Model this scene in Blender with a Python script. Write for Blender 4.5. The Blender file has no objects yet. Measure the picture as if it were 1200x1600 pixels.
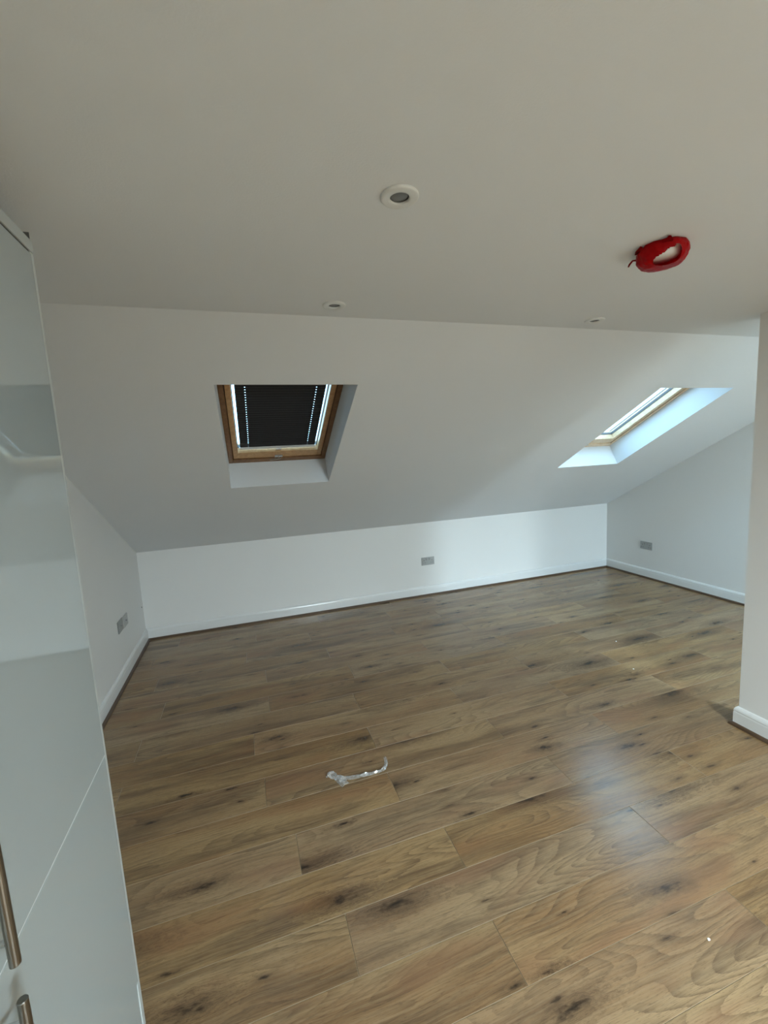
import bpy, bmesh, math, random
from mathutils import Vector, Matrix, noise
random.seed(7)
S = bpy.context.scene
COL = S.collection

# ------------------------------------------------------------------ measured place (metres)
F_PX = 673.08
YAW, PITCH, ROLL = -0.3076, -0.1270, 0.0537
CAM_H = 1.5
D = 4.1576            # knee wall
XL, XR = -0.9506, 4.192
HK = 0.7908           # knee wall height
T = 0.5367            # tan of roof slope
ZC = 2.0676           # flat ceiling
YC = D - (ZC - HK) / T
YCR = -1.0            # rear edge of the flat ceiling
YR = YCR - (ZC - HK) / T   # rear knee wall (the loft is symmetrical)
XW, YW = -0.3893, 1.1719   # wardrobe front plane, far end
XP, YP = 2.3564, 1.4556    # partition face, partition end
NL = math.sqrt(1 + T * T)

# ------------------------------------------------------------------ camera
def cam_axes():
    cz, sz = math.cos(YAW), math.sin(YAW)
    cp, sp = math.cos(PITCH), math.sin(PITCH)
    cr, sr = math.cos(ROLL), math.sin(ROLL)
    Rz = Matrix(((cz, -sz, 0), (sz, cz, 0), (0, 0, 1)))
    Rx = Matrix(((1, 0, 0), (0, cp, -sp), (0, sp, cp)))
    Ry = Matrix(((cr, 0, sr), (0, 1, 0), (-sr, 0, cr)))
    return Rz @ Rx @ Ry
R = cam_axes()
right, fwd, up = R.col[0], R.col[1], R.col[2]
cd = bpy.data.cameras.new('camera')
cam = bpy.data.objects.new('camera', cd)
COL.objects.link(cam)
cd.sensor_fit = 'VERTICAL'
cd.sensor_height = 36.0
cd.lens = F_PX / 1600.0 * 36.0
cd.clip_start = 0.02
M = Matrix((right, up, -fwd)).transposed().to_4x4()
M.translation = Vector((0, 0, CAM_H))
cam.matrix_world = M
S.camera = cam

# ------------------------------------------------------------------ world: even bright sky, darker ground below the horizon
SKY = (0.40, 0.70, 1.0)
GROUND = (0.33, 0.31, 0.27)
SKY_STRENGTH = 7.0
w = bpy.data.worlds.new('sky')
S.world = w
w.use_nodes = True
nt = w.node_tree
nt.nodes.clear()
out = nt.nodes.new('ShaderNodeOutputWorld')
bg = nt.nodes.new('ShaderNodeBackground')
tc = nt.nodes.new('ShaderNodeTexCoord')
sx = nt.nodes.new('ShaderNodeSeparateXYZ')
mr = nt.nodes.new('ShaderNodeMapRange')
mx = nt.nodes.new('ShaderNodeMix')
mx.data_type = 'RGBA'
nt.links.new(tc.outputs['Generated'], sx.inputs[0])
nt.links.new(sx.outputs['Z'], mr.inputs['Value'])
mr.inputs['From Min'].default_value = -0.03
mr.inputs['From Max'].default_value = 0.03
nt.links.new(mr.outputs[0], mx.inputs['Factor'])
mx.inputs['A'].default_value = (*GROUND, 1)
mx.inputs['B'].default_value = (*SKY, 1)
nt.links.new(mx.outputs['Result'], bg.inputs['Color'])
bg.inputs['Strength'].default_value = SKY_STRENGTH
nt.links.new(bg.outputs[0], out.inputs['Surface'])

# added area lamps in two unseen rear skylights behind the camera, brightening the room
W3 = (0.95, 1.625, 1.14, 2.25)
W4 = (2.95, 3.625, 1.14, 2.25)
def slope_pt(u, s, e):        # u along the wall, s up the slope from the knee wall, e out through the roof
    return (u, D - s / NL + e * T / NL, HK + s * T / NL + e / NL)
def rear_pt(u, s, e):
    x, y, z = slope_pt(u, s, e)
    return (x, YR + (D - y), z)
def opening_light(name, W, fn, e, energy=None, color=(1, 1, 1)):
    ld = bpy.data.lights.new(name, 'AREA'); ld.shape = 'RECTANGLE'
    ld.size = W[1] - W[0] - 0.02; ld.size_y = W[3] - W[2] - 0.02
    if energy is None:
        ld.cycles.is_portal = True      # samples the sky through the opening, emits nothing itself
    else:
        ld.energy = energy; ld.color = color
        ld.spread = math.radians(140)   # narrowed to keep the added light steep, off the front slope
    o = bpy.data.objects.new(name, ld); COL.objects.link(o)
    c = Vector(fn((W[0] + W[1]) / 2, (W[2] + W[3]) / 2, e))
    az = (Vector(fn(0, 0, 1)) - Vector(fn(0, 0, 0))).normalized(); ax = Vector((1, 0, 0)); ay = az.cross(ax)
    mw = Matrix((ax, ay, az)).transposed().to_4x4(); mw.translation = c
    o.matrix_world = mw
W1 = (-0.095, 0.582, 1.168, 2.275)
W2 = (2.635, 3.308, 1.124, 2.238)
opening_light('rear_skylight_daylight', W3, rear_pt, 0.30, 325.0, (0.81, 0.915, 1.0))
opening_light('rear_skylight_daylight', W4, rear_pt, 0.30, 440.0, (0.66, 0.84, 1.0))
opening_light('skylight_portal', W1, slope_pt, 0.32)
opening_light('skylight_portal', W2, slope_pt, 0.32)

# ------------------------------------------------------------------ exposure
S.view_settings.view_transform = 'Standard'
S.view_settings.look = 'None'
S.view_settings.gamma = 1.0
S.view_settings.use_curve_mapping = False
S.view_settings.exposure = 0.06

# ------------------------------------------------------------------ materials
def N(nt, kind, **kw):
    n = nt.nodes.new(kind)
    for k, v in kw.items():
        setattr(n, k, v)
    return n
def L(nt, a, b):
    nt.links.new(a, b)
def setin(n, name, v):
    n.inputs[name].default_value = v
def math_node(nt, op, a, b=None, c=None):
    n = nt.nodes.new('ShaderNodeMath')
    n.operation = op
    for i, v in enumerate((a, b, c)):
        if v is None:
            continue
        if isinstance(v, (int, float)):
            n.inputs[i].default_value = v
        else:
            nt.links.new(v, n.inputs[i])
    return n.outputs[0]
def vmul(nt, v, s):
    n = nt.nodes.new('ShaderNodeVectorMath')
    n.operation = 'MULTIPLY'
    nt.links.new(v, n.inputs[0])
    n.inputs[1].default_value = s
    return n.outputs[0]
def maprange(nt, v, a, b, c, d, smooth=True):
    n = nt.nodes.new('ShaderNodeMapRange')
    if smooth:
        n.interpolation_type = 'SMOOTHSTEP'
    nt.links.new(v, n.inputs['Value'])
    n.inputs['From Min'].default_value = a
    n.inputs['From Max'].default_value = b
    n.inputs['To Min'].default_value = c
    n.inputs['To Max'].default_value = d
    return n.outputs[0]
def mixcol(nt, f, a, b, blend='MIX'):
    n = nt.nodes.new('ShaderNodeMix')
    n.data_type = 'RGBA'
    n.blend_type = blend
    if isinstance(f, (int, float)):
        n.inputs['Factor'].default_value = f
    else:
        nt.links.new(f, n.inputs['Factor'])
    for nm, v in (('A', a), ('B', b)):
        if isinstance(v, tuple):
            n.inputs[nm].default_value = (*v, 1)
        else:
            nt.links.new(v, n.inputs[nm])
    return n.outputs['Result']
def noise_tex(nt, vec, scale=1.0, detail=2.0, rough=0.5, dist=0.0):
    n = nt.nodes.new('ShaderNodeTexNoise')
    nt.links.new(vec, n.inputs['Vector'])
    setin(n, 'Scale', scale); setin(n, 'Detail', detail)
    setin(n, 'Roughness', rough); setin(n, 'Distortion', dist)
    return n.outputs['Fac']
MATS = {}
def mat(name, col, rough=0.5, metal=0.0, spec=0.5, vary=0.03, vscale=6.0, bump=0.0, bscale=200.0, coat=0.0, stretch=(1, 1, 1)):
    m = bpy.data.materials.new(name)
    m.use_nodes = True
    nt = m.node_tree
    b = nt.nodes['Principled BSDF']
    tc = N(nt, 'ShaderNodeTexCoord')
    v = vmul(nt, tc.outputs['Object'], stretch)
    f = noise_tex(nt, v, vscale, 4)
    lo = tuple(c * (1 - vary) for c in col)
    hi = tuple(min(1, c * (1 + vary)) for c in col)
    L(nt, mixcol(nt, f, lo, hi), b.inputs['Base Color'])
    setin(b, 'Roughness', rough); setin(b, 'Metallic', metal)
    setin(b, 'Specular IOR Level', spec)
    setin(b, 'Coat Weight', coat)
    if bump:
        bn = N(nt, 'ShaderNodeBump')
        setin(bn, 'Strength', bump); setin(bn, 'Distance', 0.002)
        L(nt, noise_tex(nt, v, bscale, 3), bn.inputs['Height'])
        L(nt, bn.outputs[0], b.inputs['Normal'])
    MATS[name] = m
    return m
mat('wall_paint', (0.80, 0.795, 0.775), 0.55, spec=0.3, vary=0.012, vscale=2.0, bump=0.12, bscale=260)
mat('ceiling_paint', (0.765, 0.78, 0.785), 0.65, spec=0.25, vary=0.015, vscale=1.6, bump=0.15, bscale=220)
mat('skirting_gloss', (0.77, 0.775, 0.765), 0.22, vary=0.01)
mat('bead_wood', (0.085, 0.048, 0.026), 0.45, vary=0.3, vscale=30, stretch=(0.3, 0.3, 6))
mat('subfloor', (0.03, 0.022, 0.016), 0.9)
mat('board_edge', (0.30, 0.21, 0.12), 0.5)
mat('wardrobe_gloss', (0.43, 0.48, 0.485), 0.018, vary=0.02, vscale=3)
MATS['wardrobe_gloss'].node_tree.nodes['Principled BSDF'].inputs['IOR'].default_value = 2.15
mat('wardrobe_edge', (0.50, 0.53, 0.52), 0.3)
mat('wardrobe_carcass', (0.62, 0.64, 0.63), 0.4)
mat('wardrobe_strip', (0.60, 0.64, 0.64), 0.35)  # pale colour standing in for light on the door edge
mat('dark_cap', (0.045, 0.047, 0.045), 0.6)
mat('steel', (0.24, 0.225, 0.20), 0.28, metal=1.0, vary=0.12, vscale=40, stretch=(8, 8, 0.4))
mat('chrome', (0.7, 0.7, 0.7), 0.12, metal=1.0)
mat('socket_grey', (0.36, 0.365, 0.36), 0.35, metal=0.35, vary=0.04)
mat('socket_dark', (0.27, 0.27, 0.26), 0.4)
mat('socket_pale', (0.44, 0.445, 0.435), 0.4)
mat('pin_black', (0.015, 0.015, 0.015), 0.6)
mat('bezel_white', (0.72, 0.725, 0.70), 0.35)
mat('lens_grey', (0.16, 0.16, 0.155), 0.25)
mat('lamp_dark', (0.06, 0.06, 0.06), 0.5)
mat('blind_fabric', (0.018, 0.019, 0.022), 0.85, vary=0.2, vscale=120)
mat('blind_bar', (0.75, 0.75, 0.74), 0.4)
mat('upvc', (0.8, 0.8, 0.8), 0.3)
mat('detector_white', (0.8, 0.79, 0.77), 0.4)
mat('lead_grey', (0.12, 0.12, 0.12), 0.6)
mat('fleck', (0.85, 0.84, 0.8), 0.6)

def wood_mat(name, light, dark, rough=0.4):
    m = bpy.data.materials.new(name)
    m.use_nodes = True
    nt = m.node_tree
    b = nt.nodes['Principled BSDF']
    tc = N(nt, 'ShaderNodeTexCoord')
    v = vmul(nt, tc.outputs['Object'], (28, 28, 28))
    f = noise_tex(nt, v, 1.0, 5, 0.6, 1.2)
    L(nt, mixcol(nt, maprange(nt, f, 0.3, 0.7, 0, 1), dark, light), b.inputs['Base Color'])
    setin(b, 'Roughness', rough)
    MATS[name] = m
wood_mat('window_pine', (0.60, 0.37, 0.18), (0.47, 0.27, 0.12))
wood_mat('window_pine_pale', (0.80, 0.60, 0.40), (0.68, 0.47, 0.28))  # same pine made paler, the skylight's brightness put into its colour
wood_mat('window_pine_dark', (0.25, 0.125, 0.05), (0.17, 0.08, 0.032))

def glass_mat():
    m = bpy.data.materials.new('glass')
    m.use_nodes = True
    nt = m.node_tree
    nt.nodes.clear()
    o = N(nt, 'ShaderNodeOutputMaterial')
    mixn = N(nt, 'ShaderNodeMixShader')
    tr = N(nt, 'ShaderNodeBsdfTransparent')
    gl = N(nt, 'ShaderNodeBsdfGlossy')
    fr = N(nt, 'ShaderNodeFresnel')
    setin(fr, 'IOR', 1.45)
    setin(gl, 'Roughness', 0.02)
    tr.inputs['Color'].default_value = (0.93, 0.96, 0.95, 1)
    geo = N(nt, 'ShaderNodeNewGeometry')
    front = math_node(nt, 'SUBTRACT', 1.0, geo.outputs['Backfacing'])   # reflect on entry only: the pane is thin
    L(nt, math_node(nt, 'MULTIPLY', fr.outputs[0], front), mixn.inputs[0])
    L(nt, tr.outputs[0], mixn.inputs[1])
    L(nt, gl.outputs[0], mixn.inputs[2])
    L(nt, mixn.outputs[0], o.inputs['Surface'])
    MATS['glass'] = m
glass_mat()

def film_mat():
    m = bpy.data.materials.new('clear_film')
    m.use_nodes = True
    nt = m.node_tree
    nt.nodes.clear()
    o = N(nt, 'ShaderNodeOutputMaterial')
    a = N(nt, 'ShaderNodeMixShader')
    c = N(nt, 'ShaderNodeMixShader')
    tr = N(nt, 'ShaderNodeBsdfTransparent')
    gl = N(nt, 'ShaderNodeBsdfGlossy')
    df = N(nt, 'ShaderNodeBsdfDiffuse')
    tl = N(nt, 'ShaderNodeTexCoord')
    setin(gl, 'Roughness', 0.12)
    df.inputs['Color'].default_value = (0.85, 0.86, 0.86, 1)
    f = maprange(nt, noise_tex(nt, vmul(nt, tl.outputs['Object'], (60, 60, 60)), 1.0, 3), 0.35, 0.7, 0.12, 0.5)
    L(nt, f, a.inputs[0])
    L(nt, tr.outputs[0], a.inputs[1]); L(nt, df.outputs[0], a.inputs[2])
    c.inputs[0].default_value = 0.3
    L(nt, a.outputs[0], c.inputs[1]); L(nt, gl.outputs[0], c.inputs[2])
    L(nt, c.outputs[0], o.inputs['Surface'])
    MATS['clear_film'] = m
film_mat()

def red_mat():
    m = bpy.data.materials.new('red_plastic')
    m.use_nodes = True
    nt = m.node_tree
    b = nt.nodes['Principled BSDF']
    tc = N(nt, 'ShaderNodeTexCoord')
    f = noise_tex(nt, tc.outputs['Object'], 40.0, 3)
    L(nt, mixcol(nt, f, (0.50, 0.0, 0.002), (0.70, 0.0, 0.005)), b.inputs['Base Color'])
    setin(b, 'Roughness', 0.32); setin(b, 'Specular IOR Level', 0.28)
    MATS['red_plastic'] = m
red_mat()

def floor_mat():
    m = bpy.data.materials.new('oak_laminate')
    m.use_nodes = True
    nt = m.node_tree
    b = nt.nodes['Principled BSDF']
    tc = N(nt, 'ShaderNodeTexCoord')
    oi = N(nt, 'ShaderNodeObjectInfo')
    rnd = oi.outputs['Random']
    cb = N(nt, 'ShaderNodeCombineXYZ')
    L(nt, math_node(nt, 'MULTIPLY', rnd, 137.0), cb.inputs[0])
    L(nt, math_node(nt, 'MULTIPLY', rnd, 71.0), cb.inputs[1])
    add = N(nt, 'ShaderNodeVectorMath')
    L(nt, tc.outputs['Object'], add.inputs[0]); L(nt, cb.outputs[0], add.inputs[1])
    P = add.outputs[0]
    # gentle waviness of the fibres
    wv = noise_tex(nt, vmul(nt, P, (2.2, 5.0, 1)), 1.0, 2)
    sep = N(nt, 'ShaderNodeSeparateXYZ'); L(nt, P, sep.inputs[0])
    y2 = math_node(nt, 'ADD', sep.outputs['Y'], math_node(nt, 'MULTIPLY', wv, 0.05))
    c2 = N(nt, 'ShaderNodeCombineXYZ')
    L(nt, sep.outputs['X'], c2.inputs[0]); L(nt, y2, c2.inputs[1])
    Q = c2.outputs[0]
    # knots: sparse, drawn out along the board, each with its own size
    def knots(sx, sy, lo, hi, rmin):
        vo = N(nt, 'ShaderNodeTexVoronoi'); vo.voronoi_dimensions = '2D'
        L(nt, vmul(nt, Q, (sx, sy, 1)), vo.inputs['Vector']); setin(vo, 'Scale', 1.0); setin(vo, 'Randomness', 0.62)
        sc = N(nt, 'ShaderNodeSeparateColor'); L(nt, vo.outputs['Color'], sc.inputs[0])
        gate = maprange(nt, sc.outputs[0], lo, hi, 0, 1)
        size = maprange(nt, sc.outputs[1], 0.0, 1.0, rmin, 1.0, False)
        dn = math_node(nt, 'ADD', vo.outputs['Distance'], math_node(nt, 'MULTIPLY_ADD', noise_tex(nt, vmul(nt, P, (26, 70, 1)), 1.0, 4, 0.6), 0.22, -0.11))
        dd = math_node(nt, 'DIVIDE', dn, size)
        g = lambda a, b: math_node(nt, 'MULTIPLY', maprange(nt, dd, a, b, 1, 0), gate)
        return g(0.0, 0.40), g(-0.02, 0.12), g(0.0, 0.34)
    swirl, core, halo = knots(1.15, 4.3, 0.25, 0.29, 0.30)
    swirl2, core2, halo2 = knots(2.7, 11.0, 0.60, 0.64, 0.40)
    # growth-ring contours (cathedral figure) bending round the knots
    n1 = noise_tex(nt, vmul(nt, Q, (0.85, 6.2, 1)), 1.0, 1.0, 0.4, 0.2)
    ring = math_node(nt, 'ADD', math_node(nt, 'MULTIPLY', n1, 25.0), math_node(nt, 'MULTIPLY', swirl, 4.0))
    jit = noise_tex(nt, vmul(nt, P, (9, 150, 1)), 1.0, 4, 0.65)
    ring = math_node(nt, 'ADD', ring, math_node(nt, 'MULTIPLY', jit, 0.30))
    saw = math_node(nt, 'FRACT', ring)
    line = math_node(nt, 'POWER', saw, 2.2)
    lstr = maprange(nt, noise_tex(nt, vmul(nt, P, (1.1, 5.0, 1)), 1.0, 2), 0.40, 0.60, 0.25, 1.0)
    line = math_node(nt, 'MULTIPLY', line, math_node(nt, 'ADD', lstr, math_node(nt, 'MULTIPLY', halo, 0.6)))
    line = math_node(nt, 'MULTIPLY', line, maprange(nt, jit, 0.3, 0.6, 0.5, 1.0))
    # long soft dark streaks, and fine pores
    stre = maprange(nt, noise_tex(nt, vmul(nt, Q, (1.3, 11.0, 1)), 1.0, 5, 0.62), 0.45, 0.70, 0, 1)
    tone = noise_tex(nt, vmul(nt, Q, (0.8, 5.0, 1)), 1.0, 2)
    pore = maprange(nt, noise_tex(nt, vmul(nt, Q, (5.5, 300, 1)), 1.0, 4, 0.7), 0.50, 0.66, 0, 1)
    fibre = noise_tex(nt, vmul(nt, Q, (3.0, 150, 1)), 1.0, 4, 0.65)
    light = (0.335, 0.220, 0.110)
    warm = (0.255, 0.147, 0.068)
    brown = (0.088, 0.052, 0.027)
    dark = (0.022, 0.014, 0.009)
    c = mixcol(nt, maprange(nt, tone, 0.36, 0.64, 0, 1), light, warm)
    c = mixcol(nt, math_node(nt, 'MULTIPLY', stre, 0.85), c, brown)
    c = mixcol(nt, math_node(nt, 'MULTIPLY', line, 0.78), c, brown)
    c = mixcol(nt, math_node(nt, 'MULTIPLY', pore, 0.50), c, brown)
    c = mixcol(nt, maprange(nt, fibre, 0.35, 0.7, 0.0, 0.30), c, (0.40, 0.285, 0.16))
    speck = maprange(nt, noise_tex(nt, vmul(nt, Q, (34, 420, 1)), 1.0, 3, 0.7), 0.54, 0.66, 0, 1)
    c = mixcol(nt, math_node(nt, 'MULTIPLY', speck, 0.45), c, brown)
    blush = maprange(nt, noise_tex(nt, vmul(nt, P, (2.0, 7.0, 1)), 1.0, 2), 0.52, 0.70, 0, 0.45)
    c = mixcol(nt, blush, c, (0.245, 0.125, 0.062))
    hl = math_node(nt, 'MAXIMUM', halo, math_node(nt, 'MULTIPLY', halo2, 0.7))
    c = mixcol(nt, math_node(nt, 'MULTIPLY', hl, 0.72), c, brown)
    co = math_node(nt, 'MAXIMUM', core, core2)
    c = mixcol(nt, math_node(nt, 'MULTIPLY', co, maprange(nt, jit, 0.3, 0.6, 0.65, 0.95)), c, dark)
    # every board its own tint
    r2 = math_node(nt, 'FRACT', math_node(nt, 'MULTIPLY', rnd, 7.31))
    hs = N(nt, 'ShaderNodeHueSaturation')
    L(nt, math_node(nt, 'MULTIPLY_ADD', r2, 0.13, 0.94), hs.inputs['Value'])
    L(nt, math_node(nt, 'MULTIPLY_ADD', rnd, 0.14, 0.93), hs.inputs['Saturation'])
    L(nt, c, hs.inputs['Color'])
    L(nt, hs.outputs[0], b.inputs['Base Color'])
    L(nt, maprange(nt, fibre, 0.3, 0.7, 0.17, 0.27), b.inputs['Roughness'])
    setin(b, 'Specular IOR Level', 0.5)
    bn = N(nt, 'ShaderNodeBump')
    setin(bn, 'Strength', 0.06); setin(bn, 'Distance', 0.001)
    L(nt, math_node(nt, 'MULTIPLY_ADD', pore, -1.0, fibre), bn.inputs['Height'])
    L(nt, bn.outputs[0], b.inputs['Normal'])
    MATS['oak_laminate'] = m
floor_mat()

# ------------------------------------------------------------------ mesh helpers
def link(name, bm, material, parent=None, loc=None, smooth=False):
    me = bpy.data.meshes.new(name)
    bmesh.ops.recalc_face_normals(bm, faces=bm.faces)
    bm.to_mesh(me); bm.free()
    if smooth:
        for p in me.polygons:
            p.use_smooth = True
    ms = material if isinstance(material, (list, tuple)) else [material]
    for k in ms:
        me.materials.append(MATS[k])
    o = bpy.data.objects.new(name, me)
    COL.objects.link(o)
    if parent is not None:
        o.parent = parent
    if loc is not None:
        o.location = loc
    return o
def empty(name, loc=(0, 0, 0), rot=None):
    o = bpy.data.objects.new(name, None)
    o.empty_display_size = 0.1
    COL.objects.link(o)
    o.location = loc
    if rot is not None:
        o.rotation_euler = rot
    return o
def tag(o, label, cat, group=None):
    o['label'] = label; o['category'] = cat
    if group:
        o['group'] = group
    return o
def struct(o, label=None):
    o['kind'] = 'structure'
    if label:
        o['label'] = label
    return o
def box(bm, a, b, bev=0.0, seg=2, mi=0):
    x0, y0, z0 = a; x1, y1, z1 = b
    vs = [bm.verts.new(p) for p in ((x0, y0, z0), (x1, y0, z0), (x1, y1, z0), (x0, y1, z0), (x0, y0, z1), (x1, y0, z1), (x1, y1, z1), (x0, y1, z1))]
    fs = [bm.faces.new([vs[i] for i in q]) for q in ((0, 3, 2, 1), (4, 5, 6, 7), (0, 1, 5, 4), (1, 2, 6, 5), (2, 3, 7, 6), (3, 0, 4, 7))]
    for f in fs:
        f.material_index = mi
    if bev:
        es = list({e for f in fs for e in f.edges})
        bmesh.ops.bevel(bm, geom=es, offset=bev, segments=seg, affect='EDGES', profile=0.6)
    return vs
def boxobj(name, a, b, material, parent=None, bev=0.0, seg=2):
    bm = bmesh.new(); box(bm, a, b, bev, seg)
    return link(name, bm, material, parent)
def prism(bm, poly, axis, a, b):
    def mk(p, q):
        return {'x': (q, p[0], p[1]), 'y': (p[0], q, p[1]), 'z': (p[0], p[1], q)}[axis]
    A = [bm.verts.new(mk(p, a)) for p in poly]; B = [bm.verts.new(mk(p, b)) for p in poly]
    n = len(poly)
    bm.faces.new(A); bm.faces.new(list(reversed(B)))
    for i in range(n):
        bm.faces.new((A[i], B[i], B[(i + 1) % n], A[(i + 1) % n]))
def slab(xs, ys, holes, z0, z1, fn):
    """flat slab with rectangular holes; fn maps (x, y, z) to the place"""
    bm = bmesh.new(); cache = {}
    xs = sorted(set(xs + [h[i] for h in holes for i in (0, 1)]))
    ys = sorted(set(ys + [h[i] for h in holes for i in (2, 3)]))
    def v(i, j, k):
        key = (i, j, k)
        if key not in cache:
            cache[key] = bm.verts.new(fn(xs[i], ys[j], (z0, z1)[k]))
        return cache[key]
    def solid(i, j):
        if not (0 <= i < len(xs) - 1 and 0 <= j < len(ys) - 1):
            return False
        cx, cy = (xs[i] + xs[i + 1]) / 2, (ys[j] + ys[j + 1]) / 2
        return not any(h[0] < cx < h[1] and h[2] < cy < h[3] for h in holes)
    for i in range(len(xs) - 1):
        for j in range(len(ys) - 1):
            if not solid(i, j):
                continue
            for k in (0, 1):
                bm.faces.new((v(i, j, k), v(i + 1, j, k), v(i + 1, j + 1, k), v(i, j + 1, k)))
            if not solid(i - 1, j): bm.faces.new((v(i, j, 0), v(i, j + 1, 0), v(i, j + 1, 1), v(i, j, 1)))
            if not solid(i + 1, j): bm.faces.new((v(i + 1, j, 0), v(i + 1, j + 1, 0), v(i + 1, j + 1, 1), v(i + 1, j, 1)))
            if not solid(i, j - 1): bm.faces.new((v(i, j, 0), v(i + 1, j, 0), v(i + 1, j, 1), v(i, j, 1)))
            if not solid(i, j + 1): bm.faces.new((v(i, j + 1, 0), v(i + 1, j + 1, 0), v(i + 1, j + 1, 1), v(i, j + 1, 1)))
    return bm
def ring_frame(bm, x0, x1, y0, y1, wl, wr, wb, wt, z0, z1, bev=0.003):
    """four mitre-less rails of a rectangular frame, as separate bevelled bars"""
    box(bm, (x0, y0, z0), (x0 + wl, y1, z1), bev)
    box(bm, (x1 - wr, y0, z0), (x1, y1, z1), bev)
    box(bm, (x0 + wl, y0, z0), (x1 - wr, y0 + wb, z1), bev)
    box(bm, (x0 + wl, y1 - wt, z0), (x1 - wr, y1, z1), bev)
def tube(bm, pts, r, seg=12, caps=True, r_end=None):
    pts = [Vector(p) for p in pts]; rings = []
    for i, p in enumerate(pts):
        d = (pts[min(i + 1, len(pts) - 1)] - pts[max(i - 1, 0)]).normalized()
        a = d.orthogonal().normalized(); b = d.cross(a)
        rr = r[i] if isinstance(r, (list, tuple)) else r
        rings.append([bm.verts.new(p + a * rr * math.cos(2 * math.pi * k / seg) + b * rr * math.sin(2 * math.pi * k / seg)) for k in range(seg)])
    for A, B in zip(rings, rings[1:]):
        for k in range(seg):
            bm.faces.new((A[k], A[(k + 1) % seg], B[(k + 1) % seg], B[k]))
    if caps:
        bm.faces.new(rings[0]); bm.faces.new(list(reversed(rings[-1])))
def lathe(bm, prof, seg=40, close=True):
    """profile of (r, z) turned round z"""
    rings = []
    for r, z in prof:
        if r < 1e-6:
            rings.append([bm.verts.new((0, 0, z))])
        else:
            rings.append([bm.verts.new((r * math.cos(2 * math.pi * k / seg), r * math.sin(2 * math.pi * k / seg), z)) for k in range(seg)])
    for A, B in zip(rings, rings[1:]):
        for k in range(seg):
            a = [A[k % len(A)], A[(k + 1) % len(A)], B[(k + 1) % len(B)], B[k % len(B)]]
            q = []
            for x in a:
                if x not in q:
                    q.append(x)
            if len(q) > 2:
                bm.faces.new(q)
def sweep(path, prof, close=False):
    """sweep a (offset, z) profile along a floor polyline; offset goes to the left of the travel direction"""
    bm = bmesh.new(); P = [Vector((p[0], p[1])) for p in path]; rings = []
    for i, p in enumerate(P):
        ns = []
        if i > 0:
            d = (P[i] - P[i - 1]).normalized(); ns.append(Vector((-d.y, d.x)))
        if i < len(P) - 1:
            d = (P[i + 1] - P[i]).normalized(); ns.append(Vector((-d.y, d.x)))
        m = sum(ns, Vector((0, 0))).normalized()
        k = 1.0 / max(0.2, m.dot(ns[0]))
        rings.append([bm.verts.new((p.x + m.x * k * o, p.y + m.y * k * o, z)) for o, z in prof])
    n = len(prof)
    for A, B in zip(rings, rings[1:]):
        for k in range(n):
            bm.faces.new((A[k], A[(k + 1) % n], B[(k + 1) % n], B[k]))
    bm.faces.new(rings[0]); bm.faces.new(list(reversed(rings[-1])))
    return bm

# ------------------------------------------------------------------ room shell
TH = 0.12
profile = [(YR, -0.03), (D, -0.03), (D, HK), (YC, ZC), (YCR, ZC), (YR, HK)]
bm = bmesh.new(); prism(bm, profile, 'x', XL - TH, XL)
struct(link('wall_left', bm, 'wall_paint'), 'white painted gable wall beside the wardrobe, cut off by the roof slope')
bm = bmesh.new(); prism(bm, profile, 'x', XR, XR + TH)
struct(link('wall_right', bm, 'wall_paint'), 'white painted gable wall lit by the open skylight')
struct(boxobj('wall_back', (XL - TH, D, -0.03), (XR + TH, D + TH, HK), 'wall_paint'), 'low white knee wall under the roof slope')
struct(boxobj('ceiling', (XL - TH, YCR, ZC), (XR + TH, YC, ZC + 0.12), 'ceiling_paint'), 'flat white painted ceiling')

# sloping ceiling with two skylight openings
SC = (D - YC) * NL
struct(link('ceiling_slope', slab([XL - TH, XR + TH], [-0.25, SC + 0.22], [W1, W2], 0.0, 0.30, slope_pt), 'ceiling_paint'), 'sloping white painted ceiling with two deep skylight openings')

# partition
bm = bmesh.new(); prism(bm, [(YR, -0.03), (YP, -0.03), (YP, ZC), (YCR, ZC), (YR, HK)], 'x', XP, XP + 0.12)
struct(link('wall_partition', bm, 'wall_paint'), 'white partition wall ending in the room, beside the alcove')

# rear slope and rear knee wall behind the camera, mirrored, with two unseen skylights added for light
struct(boxobj('wall_rear', (XL - TH, YR - TH, -0.03), (XR + TH, YR, HK), 'wall_paint'), 'low white knee wall of the rear slope')
struct(link('ceiling_rear_slope', slab([XL - TH, XR + TH], [-0.25, SC + 0.22], [W3, W4], 0.0, 0.30, rear_pt), 'ceiling_paint'), 'rear sloping white ceiling with two skylight openings')

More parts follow.
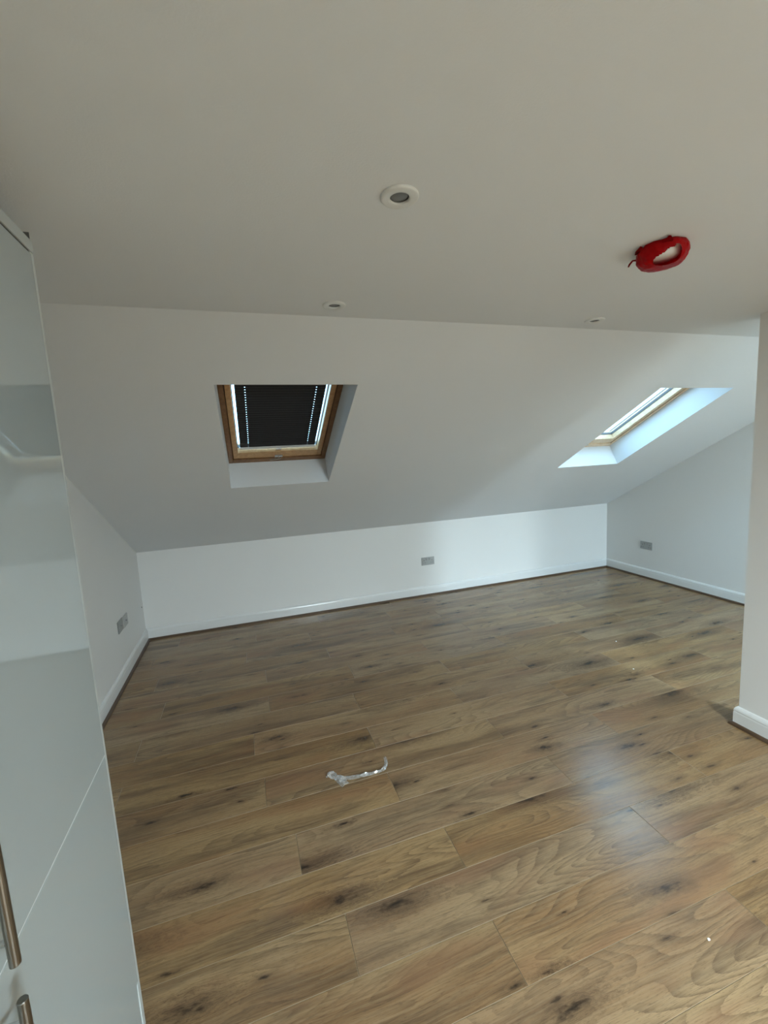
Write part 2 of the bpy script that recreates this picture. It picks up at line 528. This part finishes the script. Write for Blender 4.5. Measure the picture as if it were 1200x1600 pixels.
# ------------------------------------------------------------------ floor of laminate boards
fl = struct(boxobj('floor', (XL - TH, YR - TH, -0.12), (XR + TH, D + TH, -0.009), 'subfloor'), 'brown oak effect laminate floor in long staggered boards')
PW, PL, Y0 = 0.187, 1.215, 0.883
starts = {-1: 0.194, 0: 0.631, 1: 0.188, 2: 0.640, 3: 0.069, 4: 0.523, 5: -0.037, 6: 0.528, 7: -0.079, 8: 0.538, 9: 0.020, 10: 0.60,
          11: 0.020, 12: 0.50, 13: -0.11, 14: 0.41, 15: -0.03, 16: 0.55, 17: 0.10}
GAP, CH, PT = 0.0004, 0.0011, 0.009
def plank_mesh(L_, W_):
    bm = bmesh.new()
    a, b = L_ / 2 - GAP, W_ / 2 - GAP
    r0 = [bm.verts.new(p) for p in ((-a, -b, -PT), (a, -b, -PT), (a, b, -PT), (-a, b, -PT))]
    r1 = [bm.verts.new(p) for p in ((-a, -b, -CH), (a, -b, -CH), (a, b, -CH), (-a, b, -CH))]
    r2 = [bm.verts.new(p) for p in ((-a + CH, -b + CH * .6, 0), (a - CH, -b + CH * .6, 0), (a - CH, b - CH * .6, 0), (-a + CH, b - CH * .6, 0))]
    for A, B in ((r0, r1), (r1, r2)):
        for k in range(4):
            f = bm.faces.new((A[k], A[(k + 1) % 4], B[(k + 1) % 4], B[k]))
            f.material_index = 1
    bm.faces.new(r2); bm.faces.new(list(reversed(r0)))
    bmesh.ops.recalc_face_normals(bm, faces=bm.faces)
    me = bpy.data.meshes.new('plank'); bm.to_mesh(me); bm.free()
    me.materials.append(MATS['oak_laminate']); me.materials.append(MATS['board_edge'])
    return me
pcache = {}
k0 = int(math.floor((YR - Y0) / PW)); k1 = int(math.ceil((D - Y0) / PW))
for k in range(k0, k1):
    ya = max(Y0 + k * PW, YR); yb = min(Y0 + (k + 1) * PW, D)
    if yb - ya < 0.01:
        continue
    s = starts.get(k, (0.18 if k % 2 else 0.63) + random.uniform(-0.12, 0.12))
    n = int(math.floor((XL - s) / PL))
    x = s + n * PL
    while x < XR:
        xa, xb = max(x, XL), min(x + PL, XR)
        x += PL
        if xb - xa < 0.01:
            continue
        key = (round(xb - xa, 3), round(yb - ya, 3))
        if key not in pcache:
            pcache[key] = plank_mesh(*key)
        o = bpy.data.objects.new('plank', pcache[key]); COL.objects.link(o)
        o.parent = fl; o.location = ((xa + xb) / 2, (ya + yb) / 2, 0)

# ------------------------------------------------------------------ skirting boards and brown beading
SK = [(0, 0.002), (0.016, 0.002), (0.016, 0.070), (0.0145, 0.078), (0.0155, 0.083), (0.013, 0.092), (0.009, 0.099), (0.005, 0.103), (0, 0.104)]
BD = [(0.016, 0.0), (0.031, 0.0), (0.0305, 0.006), (0.0275, 0.011), (0.022, 0.015), (0.016, 0.016)]
runs = [('back', [(XR, D), (XL, D)]), ('left', [(XL, D), (XL, YR)]), ('right', [(XR, YR), (XR, D)]),
        ('partition', [(XP, YR), (XP, YP), (XP + 0.12, YP), (XP + 0.12, YR)])]
# travel so that the room is on the left hand
for i, (nm, path) in enumerate(runs):
    struct(link('baseboard_' + nm, sweep(path, SK), 'skirting_gloss'), 'white gloss skirting board of the %s wall' % nm)
    struct(link('trim_%d' % (i + 1), sweep(path, BD), 'bead_wood'), 'dark brown beading along the %s skirting board' % nm)

# ------------------------------------------------------------------ skylights
def build_skylight(name, W, pine, label, slope_pt=slope_pt):
    root = bpy.data.objects.new(name, None); COL.objects.link(root)
    root.location = slope_pt(W[0], W[2], 0.0)
    struct(root, label)
    ww, hh = W[1] - W[0], W[3] - W[2]
    base = Vector(slope_pt(W[0], W[2], 0.0))
    def place(bm):
        for v in bm.verts:
            v.co = Vector(slope_pt(W[0] + v.co.x, W[2] + v.co.y, v.co.z)) - base
    # fixed outer frame, then the sash set a little deeper, then the pane
    bm = bmesh.new(); ring_frame(bm, 0.001, ww - 0.001, 0.001, hh - 0.001, 0.030, 0.030, 0.045, 0.040, 0.190, 0.295); place(bm)
    wf = link('window_frame', bm, pine[0], root)
    bm = bmesh.new(); ring_frame(bm, 0.028, ww - 0.028, 0.042, hh - 0.038, 0.022, 0.022, 0.022, 0.022, 0.278, 0.294, 0.001); place(bm)
    link('weather_seal', bm, 'lead_grey', wf)  # backing ring added behind the sash gap to stop light leaking through
    bm = bmesh.new(); ring_frame(bm, 0.035, ww - 0.035, 0.051, hh - 0.046, 0.032, 0.032, 0.073, 0.058, 0.198, 0.275); place(bm)
    sash = link('sash', bm, pine[1], root)
    bm = bmesh.new(); ring_frame(bm, 0.067, ww - 0.067, 0.124, hh - 0.104, 0.004, 0.004, 0.004, 0.004, 0.242, 0.262, 0.001); place(bm)
    link('glazing_bead', bm, 'lead_grey', sash)
    bm = bmesh.new(); box(bm, (0.060, 0.117, 0.250), (ww - 0.060, hh - 0.097, 0.256)); place(bm)
    link('pane', bm, 'glass', sash)
    # small lever handle in the middle of the bottom rail
    bm = bmesh.new(); c = ww / 2
    box(bm, (c - 0.028, 0.058, 0.190), (c + 0.028, 0.084, 0.200), 0.003)
    tube(bm, [(c, 0.071, 0.192), (c, 0.071, 0.176)], 0.007, 10)
    tube(bm, [(c + 0.012, 0.074, 0.174), (c - 0.02, 0.070, 0.172), (c - 0.062, 0.058, 0.174)], [0.0065, 0.006, 0.0045], 10)
    place(bm); link('handle', bm, 'chrome', root)
    return root, place, ww, hh
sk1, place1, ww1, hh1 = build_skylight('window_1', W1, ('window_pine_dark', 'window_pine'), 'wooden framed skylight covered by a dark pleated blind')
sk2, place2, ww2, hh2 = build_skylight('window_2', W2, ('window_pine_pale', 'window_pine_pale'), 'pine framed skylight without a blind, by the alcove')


build_skylight('window_3', W3, ('window_pine', 'window_pine'), 'pine framed skylight in the rear slope above the room', rear_pt)
build_skylight('window_4', W4, ('window_pine', 'window_pine'), 'pine framed skylight in the rear slope above the alcove', rear_pt)

# dark pleated blind in the first skylight, with light coming past its edges and through its cord holes
base1 = Vector(slope_pt(W1[0], W1[2], 0.0))
bl = empty('pleated_blind', base1); tag(bl, 'dark charcoal pleated blackout blind drawn down over the skylight', 'blind')
X0, X1 = 0.085, ww1 - 0.087
B0, B1 = 0.150, hh1 - 0.105
PITCHB = 0.0235
npl = int((B1 - B0) / PITCHB)
bm = bmesh.new()
HX = (X0 + 0.055, X1 - 0.055)
HWD = 0.0026
cols = [X0, HX[0] - HWD, HX[0] + HWD, HX[1] - HWD, HX[1] + HWD, X1]
for i in range(npl):
    y0 = B0 + i * PITCHB
    rows = [(y0, 0.228), (y0 + PITCHB * 0.36, 0.2265), (y0 + PITCHB * 0.62, 0.2255), (y0 + PITCHB, 0.228)]
    R_ = [[bm.verts.new((x, y, e)) for x in cols] for y, e in rows]
    for r in range(3):
        for q in range(5):
            if r == 1 and q in (1, 3):
                continue
            bm.faces.new((R_[r][q], R_[r][q + 1], R_[r + 1][q + 1], R_[r + 1][q]))
bmesh.ops.remove_doubles(bm, verts=bm.verts, dist=0.0004)
place1(bm); link('blind_fabric', bm, 'blind_fabric', bl)
bm = bmesh.new(); box(bm, (X0 - 0.006, B0 - 0.014, 0.218), (X1 + 0.006, B0 + 0.001, 0.232), 0.002); place1(bm)
bar = link('bottom_bar', bm, 'blind_bar', bl)
bm = bmesh.new(); box(bm, (ww1 / 2 - 0.018, B0 - 0.026, 0.212), (ww1 / 2 + 0.018, B0 - 0.012, 0.219), 0.002); place1(bm)
link('pull_tab', bm, 'blind_bar', bar)
bm = bmesh.new(); box(bm, (X0 - 0.006, B1 - 0.006, 0.214), (X1 + 0.006, B1 + 0.018, 0.236), 0.002); place1(bm)
link('head_rail', bm, 'blind_bar', bl)

# ------------------------------------------------------------------ wardrobe
wd = empty('wardrobe', (XL + 0.02, 0.02, 0)); tag(wd, 'tall glossy white fitted wardrobe with steel bar handles along the gable wall', 'wardrobe')
wb = Vector(wd.location)
def wpart(name, a, b, material, parent=None, bev=0.0012):
    bm = bmesh.new(); box(bm, a, b, bev)
    off = wb
    for v in bm.verts:
        v.co -= off
    return link(name, bm, material, parent or wd)
WN = 0.02; WBX = XL + 0.02; DT = 0.020
ZTOP = 2.000
wpart('side_panel', (WBX, YW - 0.018, 0), (XW - 0.001, YW, ZTOP - 0.026), 'wardrobe_edge')
wpart('side_panel', (WBX, WN, 0), (XW - 0.001, WN + 0.018, ZTOP - 0.026), 'wardrobe_edge')
wpart('top_panel', (WBX, WN, ZTOP - 0.0255), (XW, YW, ZTOP), 'wardrobe_edge')
wpart('back_panel', (WBX, WN + 0.018, 0.05), (WBX + 0.01, YW - 0.018, ZTOP - 0.026), 'wardrobe_carcass')
wpart('plinth', (XW - 0.02, WN + 0.018, 0.002), (XW - 0.003, YW - 0.018, 0.147), 'wardrobe_gloss')
wpart('shelf', (WBX + 0.012, WN + 0.019, 0.790), (XW - DT - 0.014, YW - 0.019, 0.808), 'wardrobe_carcass')
wpart('bottom_panel', (WBX + 0.012, WN + 0.019, 0.150), (XW - DT - 0.014, YW - 0.019, 0.168), 'wardrobe_carcass')
YM = 0.598
def handle(parent, y, z0, z1):
    bm = bmesh.new()
    hx = XW + 0.036
    r = 0.0068
    tube(bm, [(hx, y, z0), (hx, y, z0 + 0.0012), (hx, y, z1 - 0.0012), (hx, y, z1)], [r * 0.86, r, r, r * 0.86], 20)
    for v in bm.verts: v.co -= wb
    h = link('handle', bm, 'steel', parent, smooth=False)
    for z in (z0 + 0.036, z1 - 0.036):
        bm = bmesh.new()
        tube(bm, [(XW + 0.0005, y, z), (hx - 0.0055, y, z)], 0.0045, 14)
        for v in bm.verts: v.co -= wb
        link('handle_post', bm, 'chrome', h)
for i, (ya, yb) in enumerate(((YM + 0.0015, YW - 0.014), (WN + 0.004, YM - 0.0015))):
    hy = ya + 0.042 if i == 0 else yb - 0.042
    du = wpart('door', (XW - DT, ya, 0.8078), (XW, yb, 1.9685), 'wardrobe_gloss')
    handle(du, hy, 0.846, 1.166)
    dl = wpart('door', (XW - DT, ya, 0.152), (XW, yb, 0.8040), 'wardrobe_gloss', bev=0.0022)
    handle(dl, hy, 0.470, 0.790)
s_ = wpart('trim_strip', (XW - DT, WN + 0.004, 0.8040), (XW - 0.0006, YW - 0.0145, 0.8078), 'wardrobe_strip', bev=0.0004)  # pale strip painting the lit top edge of the lower doors
wpart('seal_strip', (XW - DT, WN + 0.004, 1.9687), (XW - 0.003, YW - 0.0145, 1.9742), 'pin_black', bev=0.0004)  # black strip painting the shade in the gap above the doors
# dark wedge at the far top corner
bm = bmesh.new()
prism(bm, [(YW - 0.038 - wb.y, ZTOP), (YW - 0.004 - wb.y, ZTOP), (YW - 0.004 - wb.y, ZTOP + 0.0165)], 'x', XW - 0.03 - wb.x, XW - 0.002 - wb.x)
c = link('corner_cap', bm, 'dark_cap', wd); c['label'] = 'dark grey wedge on the top corner'

# ------------------------------------------------------------------ downlights
def downlight(x, y, label, first=None):
    root = empty('downlight', (x, y, ZC)); tag(root, label, 'ceiling light', 'recessed ceiling downlights')
    if first:
        for ch in first.children:
            c = ch.copy(); COL.objects.link(c); c.parent = root
        return root
    bm = bmesh.new()
    lathe(bm, [(0.0425, 0.0), (0.0425, -0.0035), (0.0405, -0.0055), (0.036, -0.0062), (0.026, -0.0058), (0.0225, -0.0052), (0.0215, -0.004), (0.0212, -0.0008)], 56)
    link('bezel', bm, 'bezel_white', root, smooth=True)
    bm = bmesh.new(); lathe(bm, [(0.0212, -0.0012), (0.0205, -0.0012), (0.020, -0.0018), (0.0186, -0.0018), (0.018, -0.0012)], 40)
    link('lamp_ring', bm, 'lamp_dark', root, smooth=True)
    bm = bmesh.new(); lathe(bm, [(0.0182, -0.0010), (0.012, -0.0016), (0.0, -0.0018)], 40)
    link('lens', bm, 'lens_grey', root, smooth=True)
    return root
d1 = downlight(0.380, 0.960, 'round white recessed downlight in the middle of the flat ceiling')
downlight(0.373, 1.645, 'round white recessed downlight at the edge of the ceiling above the blinded skylight', d1)
downlight(1.583, 1.655, 'round white recessed downlight at the ceiling edge near the red wrapped detector', d1)

# ------------------------------------------------------------------ sockets
def socket(name, loc, rotz, wdt, material, label, cat, kind):
    root = empty(name, loc, (0, 0, rotz)); tag(root, label, cat, 'wall sockets above the skirting')
    h = 0.086 / 2; a = wdt / 2
    # local: x along wall, y out of wall towards -y, z up
    bm = bmesh.new(); box(bm, (-a, -0.0075, -h), (a, 0.0, h), 0.0025)
    plate = link('plate', bm, material, root)
    if kind == 'double':
        for sgn in (-1, 1):
            bm = bmesh.new(); box(bm, (sgn * 0.017 - 0.0075, -0.0105, 0.010), (sgn * 0.017 + 0.0075, -0.0070, 0.032), 0.001)
            link('rocker_switch', bm, 'socket_dark', root)
            bm = bmesh.new(); c = sgn * 0.046
            box(bm, (c - 0.0025, -0.0080, 0.004), (c + 0.0025, -0.0072, 0.013))
            box(bm, (c - 0.0145, -0.0080, -0.020), (c - 0.0075, -0.0072, -0.015))
            box(bm, (c + 0.0075, -0.0080, -0.020), (c + 0.0145, -0.0072, -0.015))
            link('pin_slots', bm, 'pin_black', root)
    else:
        bm = bmesh.new(); tube(bm, [(0, -0.0072, 0), (0, -0.014, 0)], 0.006, 14)
        link('aerial_connector', bm, 'socket_dark', root)
    for sgn in (-1, 1):
        bm = bmesh.new(); tube(bm, [(sgn * (a - 0.012), -0.0073, -0.002), (sgn * (a - 0.012), -0.0082, -0.002)], 0.003, 10)
        link('screw', bm, 'chrome', root)
socket('double_socket', (1.781, D, 0.374), 0, 0.147, 'socket_grey', 'grey double power socket on the low knee wall', 'socket', 'double')
socket('double_socket', (XR, 3.602, 0.365), -math.pi / 2, 0.147, 'socket_grey', 'grey double power socket on the right gable wall by the skylight', 'socket', 'double')
socket('wall_plate', (XL, 3.440, 0.394), math.pi / 2, 0.118, 'socket_dark', 'dark grey socket plate on the gable wall nearer the wardrobe', 'socket', 'single')
socket('wall_plate', (XL, 3.577, 0.388), math.pi / 2, 0.112, 'socket_pale', 'paler grey socket plate on the gable wall beside the dark one, nearer the knee wall', 'socket', 'single')
# small dark screw head left in the wall by the corner
bm = bmesh.new(); lathe(bm, [(0.0, 0.004), (0.005, 0.0032), (0.0065, 0.0008), (0.0065, 0.0)], 14)
o = link('screw', bm, 'lead_grey'); o.rotation_euler = (0, math.pi / 2, 0); o.location = (XL, 4.102, 0.318)
tag(o, 'small dark screw head in the gable wall close to the knee wall corner', 'screw')

# ------------------------------------------------------------------ smoke detector with a torn red dust cover
DX, DY = 1.225, 1.025
det = empty('smoke_detector', (DX, DY, ZC)); tag(det, 'white smoke detector on the ceiling inside a torn red cover', 'smoke detector')
bm = bmesh.new(); lathe(bm, [(0.0, 0.0), (0.052, 0.0), (0.053, -0.004), (0.053, -0.014), (0.049, -0.018)], 40); link('mounting_base', bm, 'detector_white', det, smooth=True)
bm = bmesh.new(); lathe(bm, [(0.047, -0.017), (0.046, -0.026), (0.040, -0.033), (0.030, -0.036), (0.0, -0.037)], 40); link('sensor_dome', bm, 'detector_white', det, smooth=True)
def red_cover():
    root = empty('dust_cover', (DX, DY, ZC)); tag(root, 'torn shiny red plastic dust cover wrapped round the ceiling detector', 'dust cover')
    bm = bmesh.new(); seg = 160
    prof0 = [(0.062, -0.002), (0.066, -0.008), (0.067, -0.016), (0.066, -0.026), (0.063, -0.036), (0.057, -0.045), (0.050, -0.0505), (0.040, -0.053), (0.030, -0.0545), (0.020, -0.055), (0.010, -0.0552), (0.0, -0.0552)]
    prof = []
    for (r0, z0), (r1, z1) in zip(prof0, prof0[1:]):
        for q in range(4):
            prof.append((r0 + (r1 - r0) * q / 4, z0 + (z1 - z0) * q / 4))
    prof.append(prof0[-1])
    # direction towards the camera in the ceiling plane, and to its right
    tow = Vector((-DX, -DY, 0)).normalized(); rgt = Vector((-tow.y, tow.x, 0))
    hole_c = tow * 0.036 + rgt * 0.013
    rings = []
    for r, z in prof:
        row = []
        for k in range(seg):
            a = 2 * math.pi * k / seg
            p = Vector((r * math.cos(a), r * math.sin(a), z))
            nz = noise.noise(p * 45.0) * 0.0035 + noise.noise(p * 130.0) * 0.0014
            q = p + Vector((math.cos(a), math.sin(a), -0.4)) * nz
            if z > -0.004:
                q.z = -0.001 - 0.012 * max(0, noise.noise(Vector((a * 1.6, 3.0, 0))))
            row.append(bm.verts.new(q))
            if r < 1e-6:
                row = [row[0]] * seg
                break
        rings.append(row)
    def in_hole(c):
        d = c - hole_c
        u = d.dot(rgt) / 0.034; v = d.dot(tow) / 0.027
        return u * u + v * v < 1 + 0.10 * math.sin(3 * math.atan2(v, u)) and c.z < -0.021
    for A, B in zip(rings, rings[1:]):
        for k in range(seg):
            q = []
            for x in (A[k], A[(k + 1) % seg], B[(k + 1) % seg], B[k]):
                if x not in q: q.append(x)
            if len(q) < 3: continue
            c = sum((x.co for x in q), Vector()) / len(q)
            if in_hole(c): continue
            bm.faces.new(q)
    bmesh.ops.solidify(bm, geom=bm.faces[:], thickness=0.0007)
    link('cover_skin', bm, 'red_plastic', root, smooth=True)
    # torn flaps and tail
    def flap(name, pts, w0, w1):
        bm = bmesh.new(); pts = [Vector(p) for p in pts]; n = len(pts); prev = None
        for i, p in enumerate(pts):
            f = i / (n - 1); wv = w0 * (1 - f) + w1 * f
            d = (pts[min(i + 1, n - 1)] - pts[max(i - 1, 0)]).normalized()
            sd = d.cross(Vector((0.25, 0.1, 1))).normalized() * wv
            cur = (bm.verts.new(p - sd), bm.verts.new(p + sd + Vector((0, 0, 0.002 * math.sin(9 * f)))))
            if prev: bm.faces.new((prev[0], prev[1], cur[1], cur[0]))
            prev = cur
        bmesh.ops.solidify(bm, geom=bm.faces[:], thickness=0.0006)
        return link(name, bm, 'red_plastic', root, smooth=True)
    lft = -rgt
    flap('torn_flap', [tow * 0.060 + rgt * 0.012 + Vector((0, 0, -0.014)), tow * 0.072 + rgt * 0.016 + Vector((0, 0, -0.010)), tow * 0.082 + rgt * 0.018 + Vector((0, 0, -0.005))], 0.016, 0.003)
    flap('torn_flap', [tow * 0.030 - rgt * 0.055 + Vector((0, 0, -0.014)), tow * 0.040 - rgt * 0.058 + Vector((0, 0, -0.009)), tow * 0.052 - rgt * 0.050 + Vector((0, 0, -0.004))], 0.014, 0.003)
    flap('torn_flap', [lft * 0.064 + Vector((0, 0, -0.020)), lft * 0.074 + tow * 0.004 + Vector((0, 0, -0.020)), lft * 0.083 - tow * 0.003 + Vector((0, 0, -0.026)), lft * 0.086 - tow * 0.005 + Vector((0, 0, -0.033))], 0.005, 0.002)
    return root
red_cover()

# ------------------------------------------------------------------ scrap of clear plastic film on the floor, and flecks
def film():
    root = empty('plastic_film', (0.38, 1.86, 0)); tag(root, 'crumpled strip of clear plastic film lying on the floor', 'plastic film')
    def ribbon(name, pts, w, amp, seed, n=60):
        bm = bmesh.new(); pts = [Vector(p) for p in pts]
        def at(t):
            t *= len(pts) - 1; i = min(int(t), len(pts) - 2); f = t - i
            p0, p1, p2, p3 = pts[max(i - 1, 0)], pts[i], pts[i + 1], pts[min(i + 2, len(pts) - 1)]
            return 0.5 * ((2 * p1) + (p2 - p0) * f + (2 * p0 - 5 * p1 + 4 * p2 - p3) * f * f + (3 * p1 - p0 - 3 * p2 + p3) * f ** 3)
        rows = []
        for i in range(n + 1):
            t = i / n; p = at(t); d = (at(min(1, t + .01)) - at(max(0, t - .01)))
            d.z = 0; d.normalize(); sd = Vector((-d.y, d.x, 0))
            wv = w(t) if callable(w) else w
            row = []
            for j in range(6):
                v = j / 5 - 0.5
                q = p + sd * (wv * 2 * v)
                q.x += 0.004 * noise.noise(Vector((t * 9, v * 2, seed)))
                q.z = 0.0012 + amp * (0.5 + 0.5 * math.cos(v * 6.3)) * (0.6 + 0.8 * noise.noise(Vector((t * 14, v * 3, seed + 5)))) + amp * 0.35 * abs(noise.noise(Vector((t * 40, v * 6, seed))))
                q.z = max(q.z, 0.0008)
                row.append(bm.verts.new(q - root.location))
            rows.append(row)
        for A, B in zip(rows, rows[1:]):
            for j in range(5):
                bm.faces.new((A[j], A[j + 1], B[j + 1], B[j]))
        return link(name, bm, 'clear_film', root)
    ribbon('film_strip', [(0.268, 1.893, 0), (0.300, 1.868, 0), (0.345, 1.850, 0), (0.405, 1.842, 0), (0.460, 1.838, 0), (0.508, 1.842, 0), (0.535, 1.872, 0), (0.545, 1.918, 0)], lambda t: 0.008 + 0.010 * (1 - t) ** 2, 0.010, 1.0)
    ribbon('film_curl', [(0.250, 1.885, 0), (0.258, 1.905, 0), (0.276, 1.905, 0), (0.288, 1.880, 0)], 0.011, 0.020, 4.0, 24)
    ribbon('film_flap', [(0.292, 1.880, 0), (0.305, 1.845, 0), (0.318, 1.812, 0)], 0.020, 0.008, 8.0, 20)
film()
FL = ((2.60, 2.475, 'tiny white fleck on the floor under the open skylight, closer to the knee wall'),
      (2.365, 2.107, 'tiny white fleck on the floor in line with the end of the partition'),
      (1.21, 0.794, 'lone white fleck on the open floor well in front of the partition'))
for i, (x, y, flabel) in enumerate(FL):
    bm = bmesh.new(); n = 7
    vs = [bm.verts.new((0.006 * (0.6 + 0.5 * random.random()) * math.cos(6.283 * k / n), 0.005 * (0.6 + 0.5 * random.random()) * math.sin(6.283 * k / n), 0)) for k in range(n)]
    f = bm.faces.new(vs)
    r_ = bmesh.ops.extrude_face_region(bm, geom=[f])
    for g in r_['geom']:
        if isinstance(g, bmesh.types.BMVert): g.co = Vector((g.co.x * 0.8, g.co.y * 0.8, 0.002))
    o = link('paint_fleck', bm, 'fleck', loc=(x, y, 0.0002))
    tag(o, flabel, 'fleck', 'white flecks on the floor')
